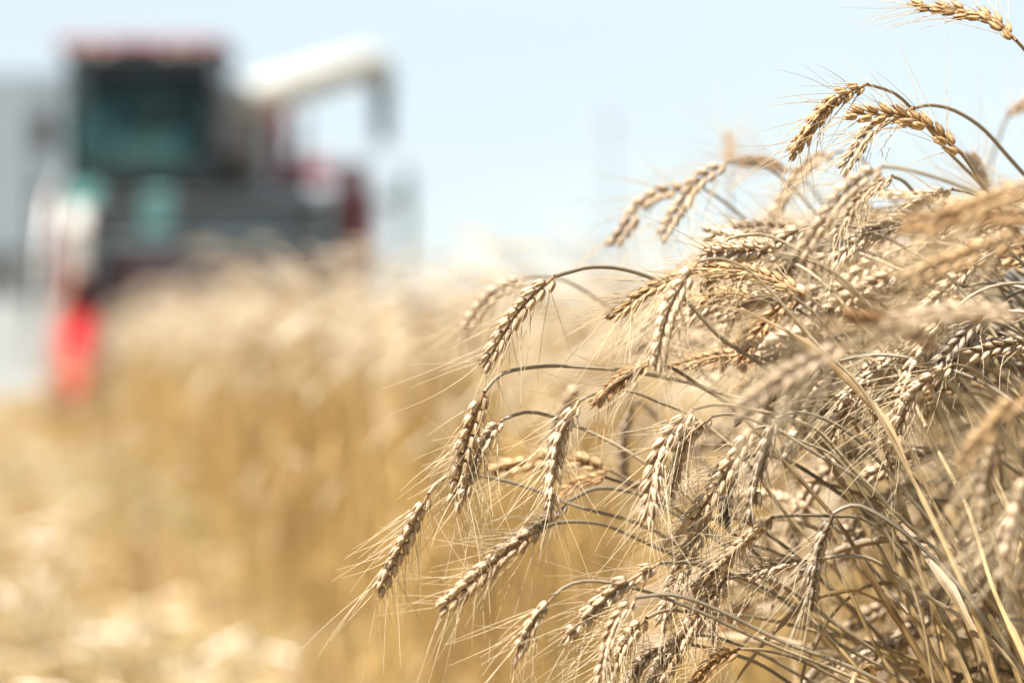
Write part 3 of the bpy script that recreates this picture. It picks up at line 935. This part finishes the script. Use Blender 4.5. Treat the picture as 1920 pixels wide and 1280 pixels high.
#  label, tone, distance, stem pixels (low end to neck), ear pixels (neck to tip), group
HERO = [
 ("straw ear hanging from a smooth hooped stem, upper of the two leftmost hoops", 'straw', 1.60, [(1830,1290),(1730,1090),(1600,890),(1440,705),(1350,620),(1280,562),(1215,527),(1160,504),(1110,499),(1075,507)], [(1040,518),(975,580),(905,690)], G_SHARP),
 ("soft pale ear just behind and left of the hooped sharp ear, against tan crop", 'pale', 1.86, [(1260,655),(1140,572),(1080,530),(1030,518)], [(985,520),(920,555),(855,640)], G_BACK),
 ("ear hanging steeply from the long flat hoop that sticks out furthest left", 'straw', 1.60, [(1790,1290),(1650,990),(1480,790),(1330,730),(1240,710),(1150,690),(1060,682),(990,690),(945,700),(922,718)], [(908,735),(875,830),(850,955)], G_SHARP),
 ("pale plump ear tucked behind the steep hanging ear, on a low round hoop", 'pale', 1.63, [(1660,1320),(1500,1110),(1330,955),(1240,890),(1140,825),(1050,785),(990,772)], [(943,786),(905,830),(868,930)], G_SHARP),
 ("lowest far-left ear with long straight awns, hanging over golden stubble", 'straw', 1.62, [(1120,960),(1000,915),(900,888),(850,887),(820,905)], [(803,926),(765,1000),(708,1112)], G_SHARP),
 ("long slanting ear ending in a bundle of awns, second from the left at the bottom", 'straw', 1.65, [(1340,1070),(1240,1030),(1140,990),(1060,980)], [(1012,990),(930,1050),(822,1146)], G_SHARP),
 ("short greyish ear pointing down-left just above the long slanting ear", 'grey', 1.68, [(1300,985),(1200,930),(1120,915)], [(1065,940),(1010,985),(935,1030)], G_BACK),
 ("bright straw ear hanging straight down through the crossing horizontal ears", 'pale', 1.60, [(1700,1310),(1520,1010),(1330,805),(1240,752),(1170,730),(1120,735)], [(1085,752),(1046,830),(1030,968)], G_SHARP),
 ("dark brown ear with gaping husks beside the flat hooped stem", 'brown', 1.58, [(1740,1300),(1590,1010),(1400,790),(1310,722),(1260,690)], [(1218,682),(1165,712),(1106,768)], G_SHARP),
 ("tan ear lying almost level behind the straight hanging bright ear", 'gold', 1.73, [(1330,1000),(1230,925)], [(1145,882),(1040,856),(915,888)], G_BACK),
 ("short brown ear under the level tan ear", 'brown', 1.70, [(1320,990),(1220,925)], [(1135,894),(1080,906),(1030,945)], G_BACK),
 ("ear drooping from a long smooth arc, lowest of the left-hand arcs", 'straw', 1.55, [(1560,1258),(1400,1190),(1300,1142),(1200,1102),(1120,1088),(1070,1095)], [(1040,1115),(1000,1165),(958,1242)], G_SHARP),
 ("knobbly ear slanting above the lowest long arc, with widely spaced awns", 'straw', 1.57, [(1600,1215),(1450,1120),(1370,1075),(1290,1055)], [(1236,1055),(1150,1108),(1055,1198)], G_SHARP),
 ("ear curling downward at the bottom edge from the second thick low arc", 'straw', 1.55, [(1660,1285),(1500,1212),(1350,1145),(1260,1115)], [(1192,1120),(1146,1180),(1125,1280)], G_SHARP),
 ("thin ear with separate plump husks beside the curled ear at the bottom edge", 'pale', 1.58, [(1560,1185),(1440,1158),(1330,1148),(1250,1145)], [(1212,1158),(1172,1205),(1135,1285)], G_SHARP),
 ("topmost whole ear hanging left from a pale stem against the sky", 'gold', 1.60, [(1850,365),(1780,290),(1720,212),(1680,175)], [(1625,158),(1555,195),(1480,296)], G_SHARP),
 ("plump ear rising up-left and levelling out, crossing a pale stem in the sky", 'gold', 1.60, [(1880,400),(1845,355),(1822,315)], [(1802,287),(1715,225),(1588,212)], G_SHARP),
 ("ear bent sharply down from a long dark arc under the topmost ears", 'straw', 1.63, [(1960,380),(1915,315),(1850,245),(1790,210),(1745,199)], [(1712,203),(1640,235),(1575,325)], G_SHARP),
 ("ear cut off by the top edge of the picture, alone in the sky", 'gold', 1.58, [(2010,260),(1960,155),(1925,100)], [(1905,76),(1845,28),(1700,8)], G_SHARP),
 ("narrow straw ear hanging below a small tight hoop under the sky ears", 'straw', 1.66, [(1790,440),(1725,370),(1700,340)], [(1672,330),(1615,370),(1560,450)], G_SHARP),
 ("large soft pale ear in front of the narrow hooped ear under the sky ears", 'pale', 1.44, [(1860,370),(1780,338),(1710,320)], [(1655,312),(1585,360),(1500,480)], G_NEAR),
 ("soft ear furthest left on the skyline, pointing down-left", 'straw', 1.86, [(1460,490),(1420,430),(1370,385)], [(1318,352),(1220,370),(1148,462)], G_BACK),
 ("soft ear beside the leftmost skyline ear, on the higher arc", 'straw', 1.82, [(1560,430),(1500,365),(1440,318),(1400,303)], [(1362,305),(1300,350),(1238,450)], G_BACK),
 ("brown soft ear lying level on the skyline behind the higher arc", 'brown', 1.95, [(1570,420),(1520,350)], [(1480,320),(1425,302),(1370,308)], G_BACK),
 ("painted sunlit-white ear hanging from a dark arc in front of the golden level ear", 'pale', 1.53, [(1880,1290),(1790,1060),(1640,770),(1530,650),(1450,550),(1400,502),(1350,484)], [(1308,490),(1255,580),(1228,695)], G_SHARP),  # front light on this ear is put into its pale tone
 ("golden ear lying level under the dark arc, husks open upward", 'gold', 1.61, [(1900,1300),(1800,1040),(1700,830),(1650,730),(1590,640),(1545,582)], [(1508,550),(1410,512),(1290,502)], G_SHARP),
 ("golden-brown bristly ear pointing down-left beside the sunlit-white ear", 'gold', 1.63, [(1770,1290),(1690,930),(1560,640),(1480,548),(1430,505),(1370,490),(1330,496)], [(1290,512),(1215,545),(1143,600)], G_SHARP),
 ("short golden ear level behind the stems, right below the golden level ear", 'gold', 1.68, [(1850,1290),(1740,1000),(1600,720),(1530,640),(1470,580)], [(1420,560),(1350,548),(1285,575)], G_SHARP),
 ("small ear hidden below a kinked white-tipped hoop above the golden ears", 'pale', 1.62, [(1960,1150),(1820,800),(1680,610),(1580,540),(1500,475),(1440,442),(1400,440),(1368,446)], [(1352,460),(1338,490),(1322,548)], G_SHARP),
 ("brown ear with raised husks lying level in the middle of the tangle", 'gold', 1.66, [(1800,1300),(1710,1000),(1590,780),(1520,720),(1460,685)], [(1410,665),(1340,668),(1250,692)], G_SHARP),
 ("ear of well separated husks curving straight down, left of a matching pair", 'pale', 1.58, [(1820,1300),(1700,1010),(1560,830),(1480,790),(1400,765),(1345,757)], [(1300,767),(1235,850),(1212,985)], G_SHARP),
 ("ear of well separated husks curving down, right of a matching pair", 'straw', 1.60, [(1760,1300),(1690,1050),(1590,880),(1500,830),(1420,790),(1375,775)], [(1335,780),(1280,835),(1255,935)], G_SHARP),
 ("long grey-topped ear slanting down-left beside the matching pair", 'straw', 1.58, [(1680,960),(1600,895),(1500,830),(1450,800)], [(1412,803),(1365,880),(1285,1000)], G_SHARP),
 ("beaded grey ear hanging from a thin white hoop", 'grey', 1.56, [(1800,1040),(1720,940),(1620,840),(1540,785),(1490,772)], [(1453,785),(1430,860),(1404,980)], G_SHARP),
 ("nearly black weathered ear hanging between the grey ears", 'dark', 1.62, [(1640,975),(1520,885),(1440,855),(1400,858)], [(1378,872),(1364,920),(1360,985)], G_SHARP),
 ("grey bristly ear hanging straight down beside thick stems at lower right", 'grey', 1.55, [(1760,1060),(1680,985),(1620,950),(1590,948)], [(1562,962),(1532,1040),(1520,1145)], G_SHARP),
 ("greyish ear on a stem that kinks level, left of the grey bristly ear", 'straw', 1.58, [(1800,1130),(1700,1040),(1620,975),(1560,966),(1500,964)], [(1448,970),(1380,1030),(1300,1110)], G_SHARP),
 ("small bleached ear lying level and pointing left below the kinked stem", 'pale', 1.62, [(1720,1100),(1640,1050),(1580,1044)], [(1515,1050),(1450,1060),(1390,1085)], G_SHARP),
 ("pale ear drooping from a short stiff hoop among thick stems", 'pale', 1.57, [(1960,830),(1880,740),(1830,695)], [(1785,682),(1710,740),(1668,850)], G_SHARP),
 ("shaggy straw ear hanging behind two thick crossing stems", 'straw', 1.62, [(1830,840),(1760,730),(1710,665)], [(1668,648),(1605,730),(1555,830)], G_SHARP),
 ("short pale ear beside the stiff hoop, half hidden by stems", 'straw', 1.66, [(1850,780),(1790,710),(1750,678)], [(1712,664),(1660,690),(1625,730)], G_SHARP),
 ("pale ear in the dense mass, below the sky ears, left of three alike", 'pale', 1.76, [(1760,600),(1700,510)], [(1645,475),(1570,545),(1500,645)], G_BACK),
 ("pale ear with dark underside in the middle of the dense mass", 'pale', 1.72, [(1830,620),(1770,520)], [(1705,478),(1650,555),(1600,640)], G_BACK),
 ("ear slanting in the dense mass, nearest the blurred foreground ears", 'straw', 1.70, [(1920,580),(1860,490)], [(1805,455),(1755,510),(1695,580)], G_BACK),
 ("soft ear at the left of the dense mass below the skyline", 'straw', 1.78, [(1700,560),(1640,480)], [(1570,440),(1500,475),(1425,525)], G_BACK),
 ("creamy ear pointing left just under the sky ears", 'pale', 1.65, [(1900,440),(1850,380),(1820,362)], [(1785,355),(1730,375),(1672,415)], G_SHARP),
 ("straw ear pointing down through the cluster at lower middle", 'straw', 1.62, [(1500,1050),(1420,985),(1370,968)], [(1325,975),(1275,1065),(1235,1180)], G_SHARP),
 ("shaggy ear reaching the bottom edge in the lower middle cluster", 'straw', 1.60, [(1600,1190),(1480,1105),(1410,1078)], [(1360,1085),(1300,1165),(1235,1275)], G_SHARP),
 ("small ear of loose husks hanging in the gap over golden ground", 'pale', 1.64, [(1560,1110),(1450,1030),(1400,1020)], [(1365,1045),(1345,1120),(1333,1205)], G_SHARP),
 ("brown ear curling at the bottom edge on two parallel stems", 'brown', 1.57, [(1640,1300),(1520,1243),(1440,1220)], [(1385,1216),(1335,1240),(1296,1295)], G_SHARP),
 ("dark ear in the shade at the bottom edge, left of the brown curled ear", 'grey', 1.60, [(1540,1310),(1420,1245),(1320,1212)], [(1255,1205),(1205,1235),(1170,1300)], G_SHARP),
 ("blue-grey ear at the bottom edge under the thin arcs", 'grey', 1.63, [(1600,1320),(1460,1240),(1350,1195)], [(1290,1190),(1245,1230),(1215,1300)], G_SHARP),
 ("large blurred ear lying level across the dense mass, bright spots on its husks", 'pale', 1.31, [(2040,690),(1980,620)], [(1915,592),(1800,583),(1655,602)], G_NEAR),
 ("blurred brown ear slanting just below the level bright blurred ear", 'brown', 1.33, [(1950,850),(1860,730),(1810,680)], [(1765,652),(1680,612),(1585,590)], G_NEAR),
 ("blurred cream ear slanting down-left across the thick stems", 'pale', 1.30, [(1860,800),(1760,700),(1680,645),(1630,632)], [(1585,648),(1490,695),(1378,772)], G_NEAR),
 ("blurred white ear hanging at the right edge beside dark stems", 'pale', 1.33, [(2060,1000),(2000,890),(1960,860)], [(1930,880),(1905,970),(1875,1085)], G_NEAR),
 ("blurred tan ear at the right edge, highest of the blurred foreground ears", 'gold', 1.27, [(2100,480),(2020,380)], [(1955,345),(1860,375),(1735,430)], G_NEAR),
 ("blurred brown ear below the highest blurred foreground ear", 'brown', 1.32, [(2090,540),(2010,450)], [(1935,410),(1830,405),(1690,425)], G_NEAR),
 ("blurred tan ear slanting from the right edge below the brown blurred one", 'gold', 1.33, [(2080,600),(2010,490)], [(1925,440),(1810,480),(1680,530)], G_NEAR),
 ("blurred cream ear at the right edge, drooping over the thick stems", 'gold', 1.26, [(2110,900),(2040,760)], [(1965,715),(1890,765),(1795,880)], G_NEAR),
 ("blurred ear of beaded husks beside the blurred white hanging ear", 'straw', 1.38, [(2000,860),(1930,780),(1900,775)], [(1875,795),(1850,890),(1840,985)], G_NEAR),
 ("soft tan ear drooping in the sky gap left of the topmost ear", 'straw', 1.90, [(1700,420),(1630,310),(1600,288)], [(1565,285),(1510,315),(1435,425)], G_BACK),
 ("soft cream ear behind the plump level ear, stacked husks in the sky gap", 'pale', 1.84, [(1890,470),(1855,400)], [(1850,370),(1835,320),(1815,285)], G_BACK),
 ("soft upright ear standing alone on the skyline", 'gold', 2.35, [(1372,480),(1370,400),(1368,340)], [(1368,318),(1367,285),(1366,248)], G_BACK),
 ("soft ear at the right edge on a thin stem in the sky", 'gold', 2.05, [(1850,420),(1862,300),(1880,235)], [(1888,222),(1915,200),(1955,180)], G_BACK),
 ("soft pale ear behind the dark brown ear with gaping husks", 'pale', 1.98, [(1250,800),(1160,730),(1120,712)], [(1092,718),(1055,770),(1020,860)], G_BACK),
 ("soft grey ear hanging in the gap right of the straight hanging bright ear", 'grey', 1.92, [(1330,880),(1240,790),(1205,755)], [(1184,760),(1168,830),(1172,910)], G_BACK),
 ("dark weathered ear in the tangle behind the white hoop", 'dark', 1.70, [(1680,860),(1620,800),(1590,780)], [(1560,768),(1520,775),(1480,790)], G_BACK),
 ("golden open ear lying level behind the stiff hoop", 'gold', 1.68, [(1980,840),(1900,770),(1850,745)], [(1810,735),(1740,730),(1660,752)], G_BACK),
 ("dark grey ear sloping among the stems right of the blurred brown ear", 'dark', 1.64, [(1990,720),(1920,650),(1880,628)], [(1850,620),(1800,655),(1760,700)], G_SHARP),
]
for lab, tone, d, stem, ear, grp in HERO:
    rs = np.random.default_rng(abs(hash((d, stem[0], ear[0]))) % 2 ** 32)
    sp, ep = traced(d, stem, ear, rs, dstem=rs.uniform(.0, .09))
    near = d < 1.74 and d > 1.2
    sc_ = float(np.clip(arclen(ep) / .070, .85, 1.12))
    make_stalk(sp, ep, rs, tone, lab, grp, True, sc_, leaves=int(rs.integers(1, 3)) if d > 1.45 else 0)

# ------------------------------------------------------------------ wheat: the crop between and behind them
def grown(neck, rs, th_neck, th_tip, az, ear_len, base_lean):
    """Stem from neck to root and ear from neck to tip for a stalk bending over towards azimuth az."""
    h = np.array([math.cos(az), math.sin(az), 0.0])
    up = np.array([0, 0, 1.0])
    zneck = neck[2]
    s = np.linspace(0, 1, 60)
    # bend concentrated in the top 25 cm
    pts, p, dist, ds = [neck], neck.copy(), 0.0, 0.008
    while p[2] > 0 and dist < 2:
        k = math.exp(-dist / rs_len)
        th = base_lean * (0.35 + 0.65 * min(1, p[2] / zneck)) + (th_neck - base_lean) * k
        p = p - (math.cos(th) * up + math.sin(th) * h) * ds
        dist += ds
        pts.append(p.copy())
        ds = 0.008 if dist < .3 else 0.02
    stem = np.array(pts)
    stem[-1][2] = 0
    n = 16
    e, p = [neck], neck.copy()
    for i in range(n):
        th = th_neck + (th_tip - th_neck) * (i / n) ** .7
        p = p + (math.cos(th) * up + math.sin(th) * h) * ear_len / n
        e.append(p.copy())
    return stem, spline(np.array(e), 20)

rs = np.random.default_rng(99)
def skyline(x):
    return np.interp(x, [1100, 1250, 1400, 1500, 1700, 1950, 2300], [560, 470, 430, 420, 380, 350, 330])
n_fill, tries, FILL = 0, 0, []
while n_fill < 215 and tries < 5000:
    tries += 1
    x = rs.uniform(1130, 2080)
    d = float(rs.choice([rs.uniform(1.58, 1.85), rs.uniform(1.7, 2.3), rs.uniform(2.1, 3.0)], p=[.34, .40, .26]))
    top = skyline(x)
    y = rs.uniform(top, 1240) if rs.random() < .8 else rs.uniform(top, top + 250)
    # the crop's left flank: lower stalks sit further right
    if x < np.interp(y, [350, 520, 700, 1000, 1280], [1380, 1210, 1230, 1260, 1300]) + (190 if d < 1.95 else 60 if d < 2.3 else 0):
        continue
    if x > 1430 and y > 700 and (d < 1.68 or rs.random() < .6):
        continue
    neck = PX(x, y, d)
    if neck[2] > 1.02:
        continue
    rs_len = rs.uniform(.05, .13)
    th_n = rs.uniform(1.1, 2.3)
    az = math.pi + rs.normal(0, .32)
    stem, ear = grown(neck, rs, th_n, th_n + rs.uniform(.2, .9), az, rs.uniform(.058, .078), rs.uniform(.34, .64))
    tone = rs.choice(['straw', 'pale', 'gold', 'brown', 'grey', 'dark'], p=[.36, .46, .08, .03, .05, .02] if d > 1.86 else [.42, .30, .14, .05, .07, .02])  # more pale ears further back: sunlight on the mass put into their colour
    tw = {'straw': "straw-coloured", 'pale': "bleached", 'gold': "golden", 'brown': "brown", 'grey': "grey", 'dark': "blackened"}[tone]
    ex, ey = ear[10][0] / ear[10][1] * FPX + 960, 640 - (ear[10][2] - CAM_H) / ear[10][1] * FPX
    if ex > 1925 or ey > 1290:
        continue
    col = ["at the left flank", "under the skyline ears", "left of thick stems", "among thick stems", "by the right edge"][int(np.searchsorted([1290, 1440, 1590, 1760], ex))]
    row = ["high up", "upper tangle", "half way up", "lower tangle", "at the bottom"][int(np.searchsorted([470, 620, 800, 1000], ey))]
    hang = "hanging" if abs(ear[-1][0] - ear[0][0]) < .025 else "slanting" if ear[0][2] - ear[-1][2] > .02 else "level"
    if d < 1.86:
        lab, grp = f"{tw} {hang} ear between sharp stalks, {row}, {col}", "wheat stalks woven between the sharp ones"
    elif d < 2.3:
        lab, grp = f"soft {tw} {hang} ear behind sharp stalks, {row}, {col}", "soft wheat stalks in the dense crop"
    else:
        lab, grp = f"blurred {tw} {hang} ear deep in crop, {row}, {col}", "blurred wheat stalks deep in the crop"
    fo = make_stalk(stem, ear, rs, tone, lab, grp, False, rs.uniform(.9, 1.08), leaves=int(rs.integers(1, 3)), awn_n=.42)
    FILL.append((lab, ex, fo))
    n_fill += 1
for lab in sorted(set(f[0] for f in FILL)):
    same = sorted([f for f in FILL if f[0] == lab], key=lambda f: f[1])
    ORD = ["leftmost", "second", "third", "fourth", "fifth", "sixth", "seventh"]
    words_ = ORD[:len(same) - 1] + ["rightmost"] if 5 < len(same) < 9 else {2: ["left one", "right one"], 3: ["left one", "middle one", "right one"], 4: ["leftmost", "second", "third", "rightmost"], 5: ["leftmost", "second", "third", "fourth", "rightmost"]}.get(len(same))
    for k, f in enumerate(same):
        if words_:
            f[2]["label"] = lab + ", " + words_[k]

# ------------------------------------------------------------------ wheat field: the uncountable rest of the crop
def field_template(rs):
    mb = MB()
    h = rs.uniform(.86, .97)
    lean0, thn = rs.uniform(.05, .30), rs.uniform(.9, 2.5)
    th = lambda f: lean0 * f + (thn - lean0) * max(0, (f - .72) / .28) ** 2
    p, pts = np.zeros(3), [np.zeros(3)]
    fs = [.25, .5, .7, .8, .87, .93, 1.0]
    last = 0
    for f in fs:
        t = th((f + last) / 2)
        p = p + np.array([-math.sin(t), 0, math.cos(t)]) * (f - last) * h
        pts.append(p.copy())
        last = f
    mb.tube(np.array(pts), np.linspace(.0022, .0014, len(pts)), 3, 1)
    e = [p.copy()]
    L = rs.uniform(.06, .085)
    for i in range(6):
        t = thn + .5 * i / 6
        p = p + np.array([-math.sin(t), 0, math.cos(t)]) * L / 6
        e.append(p.copy())
    e = resample(np.array(e), 12)
    t, S, B = frames(e)
    oct_ = np.array([(0, 0, 0), (1, 0, .4), (0, 1, .4), (-1, 0, .4), (0, -1, .4), (0, 0, 1)], float)
    of = [(0, 2, 1), (0, 3, 2), (0, 4, 3), (0, 1, 4), (5, 1, 2), (5, 2, 3), (5, 3, 4), (5, 4, 1)]
    for i in range(11):
        sg = 1 if i % 2 else -1
        z = unit(t[i] + sg * S[i] * .4)
        x = np.cross(S[i], z)
        y = np.cross(z, x)
        V = e[i] + sg * S[i] * .0015 + oct_[:, :1] * x * .0034 + oct_[:, 1:2] * y * .0027 + oct_[:, 2:] * z * .0115
        mb.add(V, None, of, 0)
        if i % 2 == 0 or i > 8:
            dd = unit(z + rs.normal(0, .2, 3))
            w_ = unit(np.cross(dd, rs.normal(0, 1, 3))) * .0004
            o = e[i] + z * .01
            mb.add([o - w_, o + w_, o + dd * rs.uniform(.03, .06)], None, [(0, 1, 2)], 0)
    # one dry leaf
    k = rs.integers(1, 4)
    o = pts[k]
    az = rs.uniform(0, 6.28)
    dd = np.array([math.cos(az), math.sin(az), .6])
    wv = np.array([-math.sin(az), math.cos(az), 0]) * .004
    a, b_, c_ = o, o + dd * .05, o + dd * .05 + np.array([math.cos(az), math.sin(az), -.9]) * .08
    mb.add([a - wv, a + wv, b_ + wv, b_ - wv, c_ + wv * .3, c_ - wv * .3], [(0, 1, 2, 3), (3, 2, 4, 5)], None, 1)
    V = np.vstack(mb.v)
    f4 = np.vstack(mb.f4); f3 = np.vstack(mb.f3)
    return V, f4, np.concatenate(mb.m4), f3, np.concatenate(mb.m3)

rs = np.random.default_rng(21)
TPL = [field_template(rs) for _ in range(18)]
pos = []
def scatter(y0, y1, x0f, x1f, dens):
    # rejection-free: strips of 0.25 m depth
    y = y0
    while y < y1:
        dy = min(.25, y1 - y)
        x0, x1 = x0f(y), x1f(y)
        if x1 > x0:
            n = rs.poisson((x1 - x0) * dy * dens)
            for _ in range(n):
                pos.append((rs.uniform(x0, x1), rs.uniform(y, y + dy)))
        y += dy
edge = lambda y: edge_x(y) + .03 * math.sin(y * 5) + .28 * max(0, (5 - y) / 2.7)
right = lambda y: .20 * y + .45
scatter(2.3, 4.6, edge, right, 210)
scatter(4.6, 10, edge, lambda y: edge(y) + .8, 170)
scatter(4.6, 10, lambda y: edge(y) + .8, right, 100)
scatter(10, 25.6, edge, lambda y: edge(y) + .9, 120)
scatter(10, 25.6, lambda y: edge(y) + .9, right, 24)
scatter(25.6, 40, lambda y: -0.55, right, 10)
n_main = len(pos)
scatter(4.4, 24, lambda y: edge(y) - .25 - .02 * y, edge, 40)           # broken and trodden stalks along the cut
fm = MB()
for i_, (x, y) in enumerate(pos):
    V, f4, m4, f3, m3 = TPL[rs.integers(len(TPL))]
    a = rs.normal(0, 1.2)
    ca, sa = math.cos(a), math.sin(a)
    s = min(1.06, rs.normal(.93, .085)) * (0.935 + min(.18, .036 * max(0, y - 2.2)))
    if rs.random() < .02:
        s *= 1.08
    if i_ >= n_main:
        s *= rs.uniform(.25, .85)
    # stalks right at the edge near the lens stay a little lower, as the skyline shows
    R = np.array([[ca, -sa, 0], [sa, ca, 0], [0, 0, 1]]) * s
    P = V @ R.T + np.array([x, y, 0])
    k = fm.n
    tnt = rs.random() ** .9
    fm.v.append(P); fm.uv.append(np.zeros((len(P), 2))); fm.tint.append(np.full(len(P), tnt))
    fm.f4.append(f4 + k); fm.m4.append(m4); fm.f3.append(f3 + k); fm.m3.append(m3)
    fm.n += len(P)
wf = fm.build("wheat_field", [M['husk_f'], M['stem_f']], attr=True, smooth=False)
tag(wf, "ripe tan wheat crop standing from the near stalks back to the harvester", "wheat crop", kind="stuff")

# ------------------------------------------------------------------ stubble and loose straw on the cut strip
rs = np.random.default_rng(5)
sm = MB()
y = 4.6
while y < 27:
    xl, xr = -.21 * y - .4, edge_x(y) - .04
    for x in np.arange(xl, xr, .125):
        for _ in range(rs.integers(2, 6)):
            px, py = x + rs.normal(0, .012), y + rs.uniform(-.05, .05)
            hgt = rs.uniform(.07, .17)
            t = np.array([rs.normal(0, .25), rs.normal(0, .25), 1]) * hgt
            w_ = np.array([.0022, 0, 0]); v_ = np.array([0, .0022, 0])
            o = np.array([px, py, 0])
            sm.add([o - w_, o + w_, o + v_, o - w_ + t, o + w_ + t, o + v_ + t], [(0, 1, 4, 3), (1, 2, 5, 4), (2, 0, 3, 5)], None, 0, None, float(np.clip(rs.normal(.3, .25), 0, 1)))
    y += .09 if y < 10 else .2
tag(sm.build("stubble", M['stem_f'], attr=True, smooth=False), "short golden stubble left on the cut strip beside the crop", "stubble", kind="stuff")
M['straw_l'] = plain("bright_straw", (0.30, 0.218, 0.10), 0.35, var=.4, scale=2, translucent=.1)
sm = MB()
def straw(x, y, z, L):
    az = rs.uniform(0, 6.28)
    o = np.array([x, y, z])
    t = np.array([math.cos(az), math.sin(az), rs.normal(0, .3)]) * L
    wv = np.array([-math.sin(az), math.cos(az), 0]) * rs.uniform(.0018, .004)
    up = np.array([0, 0, .004])
    sm.add([o - wv, o + wv, o + up, o - wv + t, o + wv + t, o + up + t], [(0, 1, 4, 3), (1, 2, 5, 4), (2, 0, 3, 5)])
for i in range(1800):
    y = rs.uniform(4.6, 27)
    straw(rs.uniform(-.21 * y - .4, edge_x(y) - .02), y, rs.uniform(.01, .1), rs.uniform(.08, .32))
for i in range(100):  # loose straw heaped in clumps to imitate sparkles of light
    y = 4.9 + rs.exponential(1.5) if i < 75 else rs.uniform(12, 17)
    x = rs.uniform(-.21 * y - .3, edge_x(y) - .05) if i < 75 else rs.uniform(-.2 * y, -.16 * y)
    rad = rs.uniform(.02, .07)
    for k in range(rs.integers(14, 50)):
        straw(x + rs.normal(0, rad), y + rs.normal(0, rad), rs.uniform(.02, .14), rs.uniform(.04, .14))
tag(sm.build("loose_straw", M['straw_l'], smooth=False), "bright loose straw scattered over the stubble", "straw", kind="stuff")
M['weed'] = plain("green_weed", (0.111, 0.174, 0.040), 0.6, var=.3, scale=20, translucent=.3)
sm = MB()
for cx, cy, n, rad in ((-1.9, 13.0, 90, .45), (-2.0, 16, 80, .5), (-1.3, 10.5, 60, .3), (.30, 2.75, 40, .06), (.27, 2.9, 40, .06)):
    for i in range(n):
        o = np.array([cx + rs.normal(0, rad), cy + rs.normal(0, rad), 0])
        az = rs.uniform(0, 6.28)
        hh = rs.uniform(.08, .22) if cy > 5 else rs.uniform(.25, .5)
        dd = np.array([math.cos(az) * .5, math.sin(az) * .5, 1]) * hh
        wv = np.array([-math.sin(az), math.cos(az), 0]) * .007
        sm.add([o - wv * .4, o + wv * .4, o + dd * .55 + wv, o + dd * .55 - wv, o + dd], [(0, 1, 2, 3)], [(3, 2, 4)])
tag(sm.build("weeds", M['weed'], smooth=False), "low green weeds growing through the stubble and crop edge", "weeds", kind="stuff")
